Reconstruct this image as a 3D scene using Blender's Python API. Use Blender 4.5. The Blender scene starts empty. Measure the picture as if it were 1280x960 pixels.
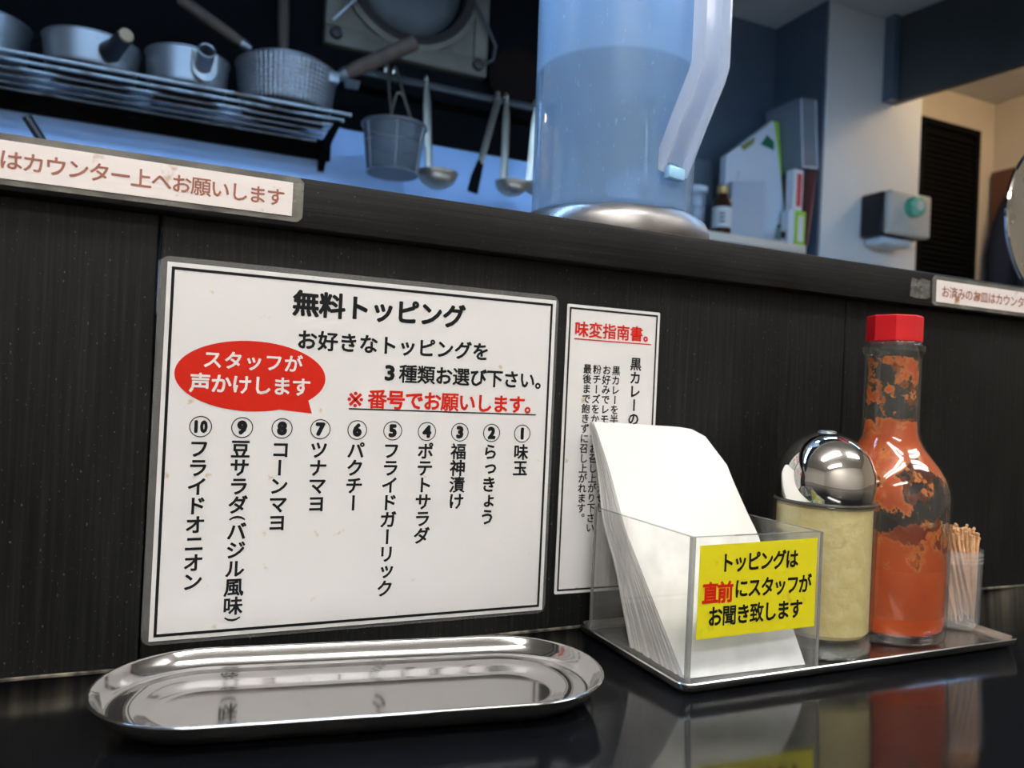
import bpy, bmesh, math, random
from mathutils import Vector, Matrix
random.seed(7)
PI = math.pi
C = bpy.context.scene.collection
sc = bpy.context.scene
# ------------------------------------------------------------------ camera
def cam_matrix(yaw, pitch, roll, loc):
    yaw, pitch, roll = map(math.radians, (yaw, pitch, roll))
    f = Vector((math.sin(yaw)*math.cos(pitch), math.cos(yaw)*math.cos(pitch), math.sin(pitch)))
    r = Vector((math.cos(yaw), -math.sin(yaw), 0)); u = r.cross(f)
    c, s = math.cos(roll), math.sin(roll)
    r2 = c*r + s*u; u2 = -s*r + c*u
    m = Matrix((r2, u2, -f)).transposed().to_4x4(); m.translation = loc
    return m
cd = bpy.data.cameras.new('camera'); cam = bpy.data.objects.new('camera', cd); C.objects.link(cam)
cam.matrix_world = cam_matrix(24.0375, 0.46735, 2.66708, Vector((.00293, -.46896, .16255)))
cd.sensor_width = 36; cd.lens = 36*965/1280; cd.clip_start = .01
cd.dof.use_dof = True; cd.dof.focus_distance = .46; cd.dof.aperture_fstop = 9.0
sc.camera = cam
# ------------------------------------------------------------------ world, exposure
w = bpy.data.worlds.new('world'); sc.world = w; w.use_nodes = True
w.node_tree.nodes['Background'].inputs[0].default_value = (.8, .85, 1, 1)
w.node_tree.nodes['Background'].inputs[1].default_value = .02
sc.view_settings.view_transform = 'Standard'; sc.view_settings.look = 'None'
sc.view_settings.gamma = 1; sc.view_settings.exposure = 0; sc.view_settings.use_curve_mapping = False
sc.cycles.use_denoising = True
WARM = (1, .975, .945); BLUE = (.34, .60, 1.0)
DINING_POWER = 19.5; KITCHEN_POWER = 33.0; PASSAGE_POWER = 32.0
CEIL = 1.396

# ------------------------------------------------------------------ materials
def mat(name, col, rough=.5, metal=0, spec=.5, coat=0, emit=None, es=0, trans=0, ior=1.45, alpha=1):
    m = bpy.data.materials.new(name); m.use_nodes = True
    b = m.node_tree.nodes['Principled BSDF']
    b.inputs['Base Color'].default_value = (*col, 1); b.inputs['Roughness'].default_value = rough
    b.inputs['Metallic'].default_value = metal; b.inputs['Specular IOR Level'].default_value = spec
    b.inputs['Coat Weight'].default_value = coat; b.inputs['Coat Roughness'].default_value = .08
    b.inputs['Transmission Weight'].default_value = trans; b.inputs['IOR'].default_value = ior
    b.inputs['Alpha'].default_value = alpha
    if emit: b.inputs['Emission Color'].default_value = (*emit, 1); b.inputs['Emission Strength'].default_value = es
    return m
def nodes(m): return m.node_tree.nodes, m.node_tree.links, m.node_tree.nodes['Principled BSDF']
def ramp(n, stops):
    r = n.new('ShaderNodeValToRGB'); e = r.color_ramp.elements
    while len(e) < len(stops): e.new(.5)
    for k, (p, c) in enumerate(stops):
        e[k].position = p; e[k].color = (*c, 1) if len(c) == 3 else c
    return r
def coords(n, l, scale=(1, 1, 1), out='Object'):
    t = n.new('ShaderNodeTexCoord'); mp = n.new('ShaderNodeMapping'); l.new(t.outputs[out], mp.inputs[0])
    mp.inputs['Scale'].default_value = scale
    return mp.outputs[0]
def noise(n, l, vec, scale, detail=4, rough=.55):
    t = n.new('ShaderNodeTexNoise'); l.new(vec, t.inputs['Vector'])
    t.inputs['Scale'].default_value = scale; t.inputs['Detail'].default_value = detail; t.inputs['Roughness'].default_value = rough
    return t.outputs['Fac']
def mottled(name, c1, c2, scale=30, vscale=(1, 1, 1), lo=.35, hi=.65, bump=0, **kw):
    m = mat(name, c1, **kw); n, l, b = nodes(m)
    f = noise(n, l, coords(n, l, vscale), scale)
    r = ramp(n, [(lo, c1), (hi, c2)]); l.new(f, r.inputs[0]); l.new(r.outputs[0], b.inputs['Base Color'])
    if bump:
        bp = n.new('ShaderNodeBump'); bp.inputs['Strength'].default_value = bump; bp.inputs['Distance'].default_value = .002
        l.new(f, bp.inputs['Height']); l.new(bp.outputs[0], b.inputs['Normal'])
    return m
def mix_rgb(n, l, fac, a, b):
    x = n.new('ShaderNodeMix'); x.data_type = 'RGBA'
    for v, s in ((fac, x.inputs[0]), (a, x.inputs[6]), (b, x.inputs[7])):
        if hasattr(v, 'links'): l.new(v, s)
        else: s.default_value = v if not isinstance(v, tuple) else (*v, 1)
    return x.outputs[2]
def black_wood(name, vertical=True):
    m = mat(name, (.02, .02, .02), rough=.5, spec=.25); n, l, b = nodes(m)
    g = noise(n, l, coords(n, l, (420, 420, 9) if vertical else (6, 260, 420)), 1, 6, .65)
    r = ramp(n, [(.33, (.0030, .0032, .0034)), (.52, (.0085, .0088, .0090)), (.74, (.0230, .0228, .0222))]); l.new(g, r.inputs[0])
    g2 = noise(n, l, coords(n, l, (9, 9, 4)), 1, 3)
    r2 = ramp(n, [(.35, (.65, .65, .65)), (.7, (1.25, 1.25, 1.22))]); l.new(g2, r2.inputs[0])
    mu = n.new('ShaderNodeMix'); mu.data_type = 'RGBA'; mu.blend_type = 'MULTIPLY'; mu.inputs[0].default_value = 1
    l.new(r.outputs[0], mu.inputs[6]); l.new(r2.outputs[0], mu.inputs[7])
    # small pale chips and flecks in the paint
    s1 = noise(n, l, coords(n, l, (720, 720, 380) if vertical else (500, 700, 700)), 1, 2, .5)
    rs = ramp(n, [(.672, (0, 0, 0)), (.74, (1, 1, 1))] if vertical else [(.715, (0, 0, 0)), (.79, (.8, .8, .8))]); l.new(s1, rs.inputs[0])
    c = mix_rgb(n, l, rs.outputs[0], mu.outputs[2], (.11, .10, .085))
    l.new(c, b.inputs['Base Color'])
    bp = n.new('ShaderNodeBump'); bp.inputs['Strength'].default_value = .35; bp.inputs['Distance'].default_value = .0008
    l.new(g, bp.inputs['Height']); l.new(bp.outputs[0], b.inputs['Normal'])
    rr = ramp(n, [(.3, (.42, .42, .42)), (.7, (.62, .62, .62))]); l.new(g2, rr.inputs[0]); l.new(rr.outputs[0], b.inputs['Roughness'])
    return m
def steel(name, col=(.62, .60, .57), rough=.22, vscale=(1, 1, 1), lo=.8, hi=1.2, scale=40):
    m = mat(name, col, rough=rough, metal=1); n, l, b = nodes(m)
    f = noise(n, l, coords(n, l, vscale), scale, 4)
    r = ramp(n, [(.3, (rough*lo,)*3), (.7, (rough*hi,)*3)]); l.new(f, r.inputs[0]); l.new(r.outputs[0], b.inputs['Roughness'])
    return m
def thin_clear(name, tint=(1, 1, 1), haze=.0, haze_col=(.8, .8, .8), ior=1.45, rough=.02, transl=False, smudge=0):
    """clear sheet: what passes straight through, a haze of scratches, and a fresnel gloss"""
    m = bpy.data.materials.new(name); m.use_nodes = True
    n, l = m.node_tree.nodes, m.node_tree.links; n.clear()
    out = n.new('ShaderNodeOutputMaterial'); tr = n.new('ShaderNodeBsdfTransparent'); tr.inputs[0].default_value = (*tint, 1)
    gl = n.new('ShaderNodeBsdfGlossy'); gl.inputs['Roughness'].default_value = rough
    fr = n.new('ShaderNodeFresnel'); ge = n.new('ShaderNodeNewGeometry'); mi = n.new('ShaderNodeMix')
    l.new(ge.outputs['Backfacing'], mi.inputs[0]); mi.inputs[2].default_value = ior; mi.inputs[3].default_value = 1/ior; l.new(mi.outputs[0], fr.inputs[0])
    body = tr
    if haze:
        df = n.new('ShaderNodeBsdfTranslucent' if transl else 'ShaderNodeBsdfDiffuse'); df.inputs[0].default_value = (*haze_col, 1)
        if transl:
            d2 = n.new('ShaderNodeBsdfDiffuse'); d2.inputs[0].default_value = (*haze_col, 1)
            mm = n.new('ShaderNodeMixShader'); mm.inputs[0].default_value = .35; l.new(df.outputs[0], mm.inputs[1]); l.new(d2.outputs[0], mm.inputs[2]); df = mm
        mx = n.new('ShaderNodeMixShader'); mx.inputs[0].default_value = haze
        if smudge:
            f = noise(n, l, coords(n, l), smudge, 5); r = ramp(n, [(.4, (haze*.5,)*3), (.72, (min(1, haze*2.4),)*3)])
            l.new(f, r.inputs[0]); l.new(r.outputs[0], mx.inputs[0])
        l.new(tr.outputs[0], mx.inputs[1]); l.new(df.outputs[0], mx.inputs[2]); body = mx
    m2 = n.new('ShaderNodeMixShader'); l.new(fr.outputs[0], m2.inputs[0]); l.new(body.outputs[0], m2.inputs[1]); l.new(gl.outputs[0], m2.inputs[2])
    l.new(m2.outputs[0], out.inputs[0])
    return m
def spotted(name, col, spot, scale, lo, hi, **kw):
    m = mat(name, col, **kw); n, l, b = nodes(m)
    f = noise(n, l, coords(n, l), scale, 3); r = ramp(n, [(lo, col), (hi, spot)])
    l.new(f, r.inputs[0]); l.new(r.outputs[0], b.inputs['Base Color'])
    return m

M = {}
M['board'] = black_wood('black stained board')
M['ledge'] = black_wood('black stained ledge', False)
M['counter'] = mat('glossy black counter', (.006, .0065, .008), rough=.09, spec=.55)
M['paper'] = spotted('laminated paper', (.76, .755, .75), (.58, .46, .28), 95, .69, .77, rough=.35, coat=.35)
M['ink'] = mat('black ink', (.008, .009, .011), rough=.5, spec=.2, coat=.06)
M['red'] = mat('red ink', (.62, .018, .006), rough=.5, spec=.2, coat=.06)
M['white'] = mat('white ink', (.78, .74, .73), rough=.4, coat=.3)
M['brown'] = mat('faded brown ink', (.32, .11, .07), rough=.45, coat=.06)
M['stain'] = spotted('stained strip paper', (.80, .74, .72), (.38, .19, .08), 60, .62, .72, rough=.4, coat=.3)
M['film'] = thin_clear('laminate film', haze=.16, haze_col=(.42, .43, .43), rough=.12, ior=1.4)
M['film_dirty'] = thin_clear('old laminate film', haze=.30, haze_col=(.30, .295, .26), rough=.18, ior=1.4, smudge=40)
M['yellow'] = spotted('yellow sticker', (.78, .70, .01), (.42, .38, .03), 80, .62, .82, rough=.45, coat=.25)
M['acrylic'] = thin_clear('clear acrylic', haze=.045, haze_col=(.8, .8, .78), ior=1.42, smudge=45)
M['acrylic_edge'] = thin_clear('acrylic edge', tint=(.75, .77, .75), haze=.42, haze_col=(.42, .42, .40), ior=1.5)
M['napkin'] = mat('white paper napkin', (.88, .88, .86), rough=.95, spec=.1)
M['steel'] = steel('brushed stainless', (.56, .55, .53), .22, (2, 6, 1), .9, 1.15, 5)
M['oval'] = steel('pressed steel dish', (.43, .425, .42), .09, (2, 2, 2), .9, 1.15, 8); nodes(M['oval'])[2].inputs['Metallic'].default_value = .95
M['chrome'] = mat('chrome', (.83, .82, .80), rough=.03, metal=1)
M['glass'] = thin_clear('clear glass', tint=(.96, .97, .96), haze=.018, haze_col=(.6, .62, .6), ior=1.5, rough=.01)
M['thick_glass'] = thin_clear('thick glass base', tint=(.72, .75, .72), haze=.28, haze_col=(.62, .64, .62), ior=1.6)
M['cheese'] = mottled('powdered cheese', (.80, .68, .34), (.72, .56, .22), 130, lo=.3, hi=.75, bump=.6, rough=.9)
M['sauce'] = mottled('orange chilli sauce', (.46, .058, .002), (.54, .082, .003), 30, rough=.5, spec=.2)
M['cap_red'] = mat('red plastic cap', (.62, .008, .012), rough=.38)
M['pick'] = mottled('pale birch', (.70, .42, .22), (.60, .33, .16), 300, rough=.7)
M['cup'] = thin_clear('cloudy plastic cup', haze=.16, haze_col=(.78, .80, .83), ior=1.4, rough=.2)
M['jug'] = thin_clear('scratched polycarbonate', haze=.36, haze_col=(.52, .76, 1.0), ior=1.35, rough=.2, transl=True)
M['jug_handle'] = thin_clear('cloudy handle plastic', haze=.68, haze_col=(.82, .88, .97), ior=1.4, rough=.2, transl=True)
M['water'] = mat('drinking water', (.80, .92, 1), rough=0, trans=1, ior=1.33)
M['plate'] = steel('worn steel plate', (.25, .24, .235), .36, (1, 1, 1), .7, 1.4)
M['alum'] = spotted('grey aluminium', (.27, .275, .28), (.12, .08, .06), 16, .62, .78, rough=.42, metal=.7)
M['alum_clean'] = mottled('brushed aluminium', (.34, .35, .36), (.22, .23, .24), 20, rough=.4, metal=.9)
M['wood'] = mottled('worn handle wood', (.10, .062, .042), (.055, .034, .024), 30, (1, 1, .2), rough=.7)
M['woodtip'] = mat('pale wood end', (.40, .28, .16), rough=.7)
M['rack'] = spotted('grimy rack steel', (.20, .21, .21), (.07, .055, .04), 22, .5, .7, rough=.38, metal=.9)
M['black'] = mat('black plastic', (.010, .010, .012), rough=.4)
M['near_black'] = mat('matt near black', (.0035, .0034, .0036), rough=.8, spec=.08)  # near black for iron parts, upper wall and the shade under the rack
M['kwall'] = mottled('blue steel splashback', (.30, .44, .66), (.26, .40, .62), 3, rough=.45, metal=.2)
M['niche'] = mottled('grey niche panel', (.16, .20, .25), (.13, .17, .22), 3, rough=.4, metal=.3)
M['kitchen_steel'] = mat('kitchen worktop steel', (.40, .42, .44), rough=.35, metal=.9)
M['column'] = mottled('off white wall panel', (.80, .80, .76), (.76, .75, .71), 4, rough=.6)
M['cream'] = mottled('cream wall paint', (.62, .54, .42), (.58, .50, .39), 5, rough=.8)
M['ceil'] = mottled('ceiling board', (.62, .60, .56), (.57, .55, .51), 6, rough=.9)
M['dinewall'] = mat('dining room wall', (.74, .69, .62), rough=.85)
M['beam'] = mottled('dark grey beam', (.085, .09, .088), (.07, .075, .074), 5, rough=.6)
M['fan'] = mottled('grimy beige enamel', (.15, .125, .085), (.085, .068, .045), 9, rough=.6)
M['fandark'] = mat('greasy dark ring', (.035, .026, .02), rough=.5)
M['fangrey'] = mottled('grey fan hub', (.065, .062, .056), (.045, .044, .04), 12, rough=.5)
M['dimsteel'] = mottled('dull greasy steel', (.05, .05, .05), (.03, .028, .025), 12, rough=.5, metal=.6)
M['mesh'] = thin_clear('fine wire mesh', haze=.55, haze_col=(.11, .12, .13), ior=1.3, rough=.3)
M['ladle'] = mat('ladle steel', (.42, .37, .29), rough=.3, metal=.85)
M['navy'] = mottled('navy cloth', (.008, .014, .032), (.012, .02, .045), 40, rough=.9)
M['doorbrown'] = mat('brown door frame', (.12, .05, .03), rough=.6)
M['shelfwhite'] = mat('cream shelf board', (.70, .66, .55), rough=.6)
M['clearbox'] = thin_clear('cloudy box plastic', haze=.13, haze_col=(.75, .82, .92), ior=1.35, rough=.2)
M['filewhite'] = mat('white plastic', (.66, .72, .78), rough=.5)
M['filegrey'] = mat('pale blue grey file', (.42, .50, .58), rough=.5)
M['lime'] = mat('lime green plastic', (.36, .66, .04), rough=.5)
M['green'] = mat('dark green plastic', (.01, .16, .08), rough=.5)
M['boxwhite'] = mat('white carton', (.72, .72, .74), rough=.6)
M['boxred'] = mat('red print', (.60, .06, .07), rough=.6)
M['amber'] = mat('amber glass', (.05, .018, .010), rough=.1)
M['labelwhite'] = mat('bottle label', (.66, .68, .66), rough=.6)
M['goldcap'] = mat('gold cap', (.48, .30, .10), rough=.35, metal=.5)
M['bookred'] = mat('red brown cover', (.26, .09, .08), rough=.6)
M['dispface'] = mottled('beige plastic face', (.62, .58, .49), (.50, .47, .40), 12, rough=.45)
M['knob'] = mottled('green knob', (.05, .42, .24), (.25, .60, .42), 60, rough=.35)
M['slat'] = mat('matt black slats', (.004, .004, .004), rough=.8, spec=.1)
M['disc'] = steel('spun steel disc', (.58, .58, .58), .3)
M['tube_warm'] = mat('lit tube', (1, 1, 1), emit=WARM, es=DINING_POWER)
M['tube_blue'] = mat('lit blue tube', (1, 1, 1), emit=BLUE, es=KITCHEN_POWER)
M['tube_amber'] = mat('lit amber lamp', (1, 1, 1), emit=(1, .74, .46), es=PASSAGE_POWER)
M['fixture'] = mat('white lamp housing', (.7, .7, .7), rough=.5)
# splashes of sauce on the inside of the bottle glass
def splash():
    m = mat('dried sauce splashes', (.55, .10, .01), rough=.5, spec=.2); n, l, b = nodes(m)
    v = coords(n, l, (1, 1, .9))
    f = noise(n, l, v, 62, 8, .68); f2 = noise(n, l, coords(n, l, (1, 1, 1)), 19, 2)
    r = ramp(n, [(0, (0, 0, 0)), (1, (1, 1, 1))]); a = n.new('ShaderNodeMath'); a.operation = 'MULTIPLY_ADD'; l.new(f2, a.inputs[0]); a.inputs[1].default_value = .7; l.new(f, a.inputs[2])
    sx = n.new('ShaderNodeSeparateXYZ'); t = n.new('ShaderNodeTexCoord'); l.new(t.outputs['Object'], sx.inputs[0])
    # more residue low in the bottle and round the foot of the neck
    zr = ramp(n, [(.0, (.42,)*3), (.29, (.24,)*3), (.36, (.06,)*3), (.47, (.05,)*3), (.54, (.06,)*3), (.60, (.13,)*3), (.665, (.24,)*3), (.715, (.20,)*3), (.735, (0, 0, 0)), (.86, (.015,)*3), (1, (.09,)*3)])
    dv = n.new('ShaderNodeMath'); dv.operation = 'MULTIPLY'; l.new(sx.outputs[2], dv.inputs[0]); dv.inputs[1].default_value = 1/.21; l.new(dv.outputs[0], zr.inputs[0])
    ad = n.new('ShaderNodeMath'); ad.operation = 'ADD'; l.new(a.outputs[0], ad.inputs[0]); l.new(zr.outputs[0], ad.inputs[1])
    th = ramp(n, [(.925, (0, 0, 0)), (.945, (.93, .93, .93))]); l.new(ad.outputs[0], th.inputs[0]); l.new(th.outputs[0], b.inputs['Alpha'])
    cr = ramp(n, [(.93, (.62, .21, .04)), (.985, (.62, .135, .010)), (1, (.56, .080, .003))]); l.new(ad.outputs[0], cr.inputs[0]); l.new(cr.outputs[0], b.inputs['Base Color'])
    return m
M['splash'] = splash()

# ------------------------------------------------------------------ mesh helpers
def B(): return bmesh.new()
def box(bm, x0, x1, y0, y1, z0, z1, bev=0, seg=2, rot=None):
    r = bmesh.ops.create_cube(bm, size=1); vs = r['verts']
    for v in vs:
        v.co = Vector(((x0+x1)/2 + v.co.x*(x1-x0), (y0+y1)/2 + v.co.y*(y1-y0), (z0+z1)/2 + v.co.z*(z1-z0)))
    if bev:
        es = list({e for v in vs for e in v.link_edges})
        g = bmesh.ops.bevel(bm, geom=es, offset=bev, segments=seg, profile=.5, affect='EDGES')
        vs = list({v for f in g['faces'] for v in f.verts} | {v for v in vs if v.is_valid})
    if rot is not None: bmesh.ops.transform(bm, matrix=rot, verts=[v for v in vs if v.is_valid])
    return bm
def lathe(bm, prof, seg=48, c=(0, 0, 0), cap0=False, cap1=False, close=False, ang=0):
    rings = []
    for r, z in prof:
        if r < 1e-6: rings.append([bm.verts.new((c[0], c[1], c[2]+z))])
        else: rings.append([bm.verts.new((c[0]+r*math.cos(ang+2*PI*k/seg), c[1]+r*math.sin(ang+2*PI*k/seg), c[2]+z)) for k in range(seg)])
    prs = list(zip(rings, rings[1:]))
    if close: prs.append((rings[-1], rings[0]))
    for a, b in prs:
        for k in range(seg):
            k2 = (k+1) % seg
            if len(a) == 1 and len(b) == 1: continue
            if len(a) == 1: bm.faces.new((a[0], b[k2], b[k]))
            elif len(b) == 1: bm.faces.new((a[k], a[k2], b[0]))
            else: bm.faces.new((a[k], a[k2], b[k2], b[k]))
    if cap0 and len(rings[0]) > 1: bm.faces.new(rings[0][::-1])
    if cap1 and len(rings[-1]) > 1: bm.faces.new(rings[-1])
    return bm
def tube(bm, pts, r, seg=10, closed=False, radii=None, flat=1.0, flat_dir=None):
    pts = [Vector(p) for p in pts]; n = len(pts); rings = []
    up = Vector((0, 0, 1)); prev = None
    for i, p in enumerate(pts):
        if closed: d = pts[(i+1) % n] - pts[i-1]
        else: d = pts[min(i+1, n-1)] - pts[max(i-1, 0)]
        d.normalize()
        a = prev if prev is not None else (flat_dir if flat_dir is not None else (up if abs(d.z) < .9 else Vector((1, 0, 0))))
        a = (a - d*a.dot(d)).normalized(); b = d.cross(a); prev = a
        rr = radii[i] if radii else r
        rings.append([bm.verts.new(p + a*rr*math.cos(2*PI*k/seg) + b*rr*flat*math.sin(2*PI*k/seg)) for k in range(seg)])
    for i in range(n if closed else n-1):
        a, b = rings[i], rings[(i+1) % n]
        for k in range(seg): bm.faces.new((a[k], a[(k+1) % seg], b[(k+1) % seg], b[k]))
    if not closed: bm.faces.new(rings[0][::-1]); bm.faces.new(rings[-1])
    return bm
def prism(bm, pts, axis, a, b):
    """closed outline (2-D) pushed along axis from a to b"""
    def P(p, t):
        q = list(p); q.insert(axis, t); return Vector(q)
    v0 = [bm.verts.new(P(p, a)) for p in pts]; v1 = [bm.verts.new(P(p, b)) for p in pts]
    n = len(pts)
    bm.faces.new(v0); bm.faces.new(v1[::-1])
    for k in range(n): bm.faces.new((v0[k], v1[k], v1[(k+1) % n], v0[(k+1) % n]))
    return bm
def rrect(x0, x1, z0, z1, r, n=6):
    out = []
    for cx, cz, a in ((x1-r, z1-r, 0), (x0+r, z1-r, 90), (x0+r, z0+r, 180), (x1-r, z0+r, 270)):
        for k in range(n+1):
            t = math.radians(a + 90*k/n); out.append((cx+r*math.cos(t), cz+r*math.sin(t)))
    return out
def obj(name, bm, m, parent=None, smooth=True, angle=35, loc=None, fix=True):
    if fix: bmesh.ops.recalc_face_normals(bm, faces=bm.faces)
    me = bpy.data.meshes.new(name); bm.to_mesh(me); bm.free()
    if isinstance(m, str): m = M[m]
    me.materials.append(m)
    if smooth:
        me.polygons.foreach_set('use_smooth', [True]*len(me.polygons)); me.set_sharp_from_angle(angle=math.radians(angle))
    o = bpy.data.objects.new(name, me); C.objects.link(o)
    if parent: o.parent = parent
    if loc is not None: o.location = loc
    return o
def tag(o, label, cat, group=None):
    o['label'] = label; o['category'] = cat
    if group: o['group'] = group
    return o
def thing(name, label, cat, loc=(0, 0, 0), rz=0, group=None):
    o = bpy.data.objects.new(name, None); o.empty_display_size = .02; C.objects.link(o)
    o.location = loc; o.rotation_euler = (0, 0, rz)
    return tag(o, label, cat, group)
def struct(name, bm, m, parent=None, smooth=False):
    o = obj(name, bm, m, parent, smooth); o['kind'] = 'structure'; return o

# ------------------------------------------------------------------ lettering
_glyph = {}
DENSE = '書類選種番願漬福最飽粉聞致黒指変済皿南混搾'
def glyph(ch, bold):
    k = (ch, bold)
    if k not in _glyph:
        c = bpy.data.curves.new('glyph', 'FONT'); c.body = ch; c.size = 1; c.resolution_u = 2
        o = bpy.data.objects.new('glyph', c); C.objects.link(o); bpy.context.view_layer.update()
        me = bpy.data.meshes.new_from_object(o.evaluated_get(bpy.context.evaluated_depsgraph_get()))
        vs = [(v.co.x, v.co.y) for v in me.vertices]; fs = [tuple(p.vertices) for p in me.polygons]
        bpy.data.objects.remove(o); bpy.data.curves.remove(c); bpy.data.meshes.remove(me)
        _glyph[k] = (vs, fs)
    return _glyph[k]
def put(bm, ch, cx, cz, size, y, bold=.022, sx=1, rot=None, narrow=False):
    vs, fs = glyph(ch, 0)
    if narrow:
        xs = [p[0] for p in vs]; ox = (min(xs)+max(xs))/2
        zs = [p[1] for p in vs]; oz = (min(zs)+max(zs))/2
    else: ox, oz = .5, .38
    bold *= 1.45*(.76 if ch in DENSE else 1); nd = 8 if bold > .018 else 4
    for k in range(nd):
        du, dv = bold*math.cos(2*PI*k/nd+.39), bold*math.sin(2*PI*k/nd+.39)
        nv = []
        for px, pz in vs:
            u, v = px-ox+du, pz-oz+dv
            if rot == 'vbar': u, v = v, -u
            nv.append(bm.verts.new((cx+u*size*sx, y-k*.000002, cz+v*size)))
        for f in fs:
            try: bm.faces.new([nv[i] for i in f])
            except ValueError: pass
def line(bm, text, x0, x1, z, size, y, bold=.022, sx=1, z1=None):
    """text spread evenly, the first letter's cell starting at x0 and the last one's ending at x1"""
    n = len(text); p = (x1-x0)/n
    for k, ch in enumerate(text):
        zz = z if z1 is None else z + (z1-z)*k/max(1, n-1)
        if ch == '3': put(bm, ch, x0+p*(k+.5), zz, size*1.04, y, bold*1.5, 1.15, narrow=True)
        elif ch == '※': put(bm, ch, x0+p*(k+.62), zz, size*1.4, y, .005, sx)
        elif ch != ' ': put(bm, ch, x0+p*(k+.5), zz, size, y, bold, sx)
def column(bm, text, x, ztop, pitch, size, y, bold=.022, sx=1):
    z = ztop
    for ch in text:
        if ch in '()':
            z -= pitch*.22; put(bm, ch, x, z, size*.8, y, bold, 1, 'vbar', narrow=True); z -= pitch*.22; continue
        z -= pitch/2
        if ch == 'ー': put(bm, ch, x, z, size, y, bold, 1, 'vbar', narrow=True)
        elif ch in 'っょッ': put(bm, ch, x+size*.06, z+size*.08, size, y, bold, sx)
        elif ch in '。、': put(bm, ch, x+size*.55, z+size*.55, size, y, bold, sx)
        else: put(bm, ch, x, z, size, y, bold, sx)
        z -= pitch/2
def rect(bm, x0, x1, z0, z1, y):
    bm.faces.new([bm.verts.new(p) for p in ((x0, y, z0), (x1, y, z0), (x1, y, z1), (x0, y, z1))])
def frame(bm, x0, x1, z0, z1, t, y):
    rect(bm, x0, x1, z1-t, z1, y); rect(bm, x0, x1, z0, z0+t, y); rect(bm, x0, x0+t, z0+t, z1-t, y); rect(bm, x1-t, x1, z0+t, z1-t, y)
def ring(bm, cx, cz, r, t, y, seg=32):
    a = [bm.verts.new((cx+r*math.cos(2*PI*k/seg), y, cz+r*math.sin(2*PI*k/seg))) for k in range(seg)]
    b = [bm.verts.new((cx+(r-t)*math.cos(2*PI*k/seg), y, cz+(r-t)*math.sin(2*PI*k/seg))) for k in range(seg)]
    for k in range(seg): bm.faces.new((a[k], a[(k+1) % seg], b[(k+1) % seg], b[k]))
def flat(name, bm, m, parent):
    return obj(name, bm, m, parent, smooth=False, fix=False)

# ================================================================== THE ROOM
b = B(); box(b, -2.2, 3.6, -2.4, 1.9, CEIL, CEIL+.06); struct('ceiling', b, 'ceil')
b = B(); box(b, -2.2, 3.6, -2.4, 1.9, -1.06, -1.0); struct('floor', b, 'beam')
b = B(); box(b, -2.2, 3.6, -2.46, -2.4, -1.0, CEIL); struct('wall_dining', b, 'dinewall')
b = B(); box(b, -2.26, -2.2, -2.4, 1.9, -1.0, CEIL); struct('wall_left', b, 'dinewall')
b = B(); box(b, 2.98, 3.04, -2.4, 1.6, -1.0, CEIL); struct('wall_right', b, 'cream')
b = B(); box(b, 2.2127, 2.98, 1.58, 1.64, -1.0, CEIL); struct('wall_passage', b, 'cream')
b = B(); box(b, -2.2, .95, 1.1, 1.16, -1.0, CEIL); struct('wall_kitchen', b, 'kwall')
b = B(); box(b, -2.2, .95, 1.092, 1.0995, .675, CEIL); struct('trim_upper_panel', b, 'near_black')  # near-black wall above the blue splashback
b = B(); box(b, -2.2, 2.2, .02, .14, .80, CEIL); struct('trim_header', b, 'beam')
b = B(); box(b, .93, .95, 1.16, 1.52, -1.0, CEIL); struct('wall_kitchen_return', b, 'kwall')
b = B(); box(b, .95, 1.80, 1.52, 1.58, -1.0, CEIL); struct('wall_niche', b, 'niche')
# column panel: side face towards the niche is the dark steel, front the white panel
b = B(); box(b, 1.796, 2.2127, 1.30, 1.60, -1.0, CEIL, .002, 1); struct('wall_column', b, 'column')
b = B(); box(b, 1.786, 1.796, 1.303, 1.52, -1.0, CEIL); struct('trim_niche_side', b, 'niche')
b = B(); prism(b, [(2.056, 1.298), (2.084, 1.298), (2.28, -.06), (2.252, -.06)], 2, 1.1285, CEIL); struct('trim_beam', b, 'beam')
b = B(); box(b, 2.028, 2.054, 1.262, 1.298, 1.1285, CEIL); struct('trim_beam_edge', b, 'niche')
# the counter, its black front boards and the ledge
b = B(); box(b, -1.6, 1.9, -.62, 0, -.04, 0, .003); struct('counter_top', b, 'counter', smooth=True)
b = B(); box(b, -1.6, 1.9, -.40, -.36, -1.0, -.04); struct('counter_front', b, 'board')
pan = bpy.data.objects.new('wall_boards', None); C.objects.link(pan); pan['kind'] = 'structure'
xs = [-1.6, -.92, -.49, -.0045, .51, 1.03, 1.55, 1.9]
for a, c in zip(xs, xs[1:]):
    b = B(); box(b, a+.0006, c-.0006, 0, .03, -1.0, .2505, .0008, 1); o = struct('board', b, 'board', pan)
b = B(); box(b, -1.6, 1.9, -.012, .19, .2505, .2795, .0015); struct('ledge_board', b, 'ledge', smooth=True)
b = B()
tube(b, [(-1.6+.05*k, -.0006, .0008+.0004*math.sin(k*1.7)) for k in range(71)], .0011, 6); struct('trim_sealant', b, mottled('yellowed sealant', (.03, .028, .024), (.34, .30, .22), 60, lo=.42, hi=.72, rough=.7))
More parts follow.
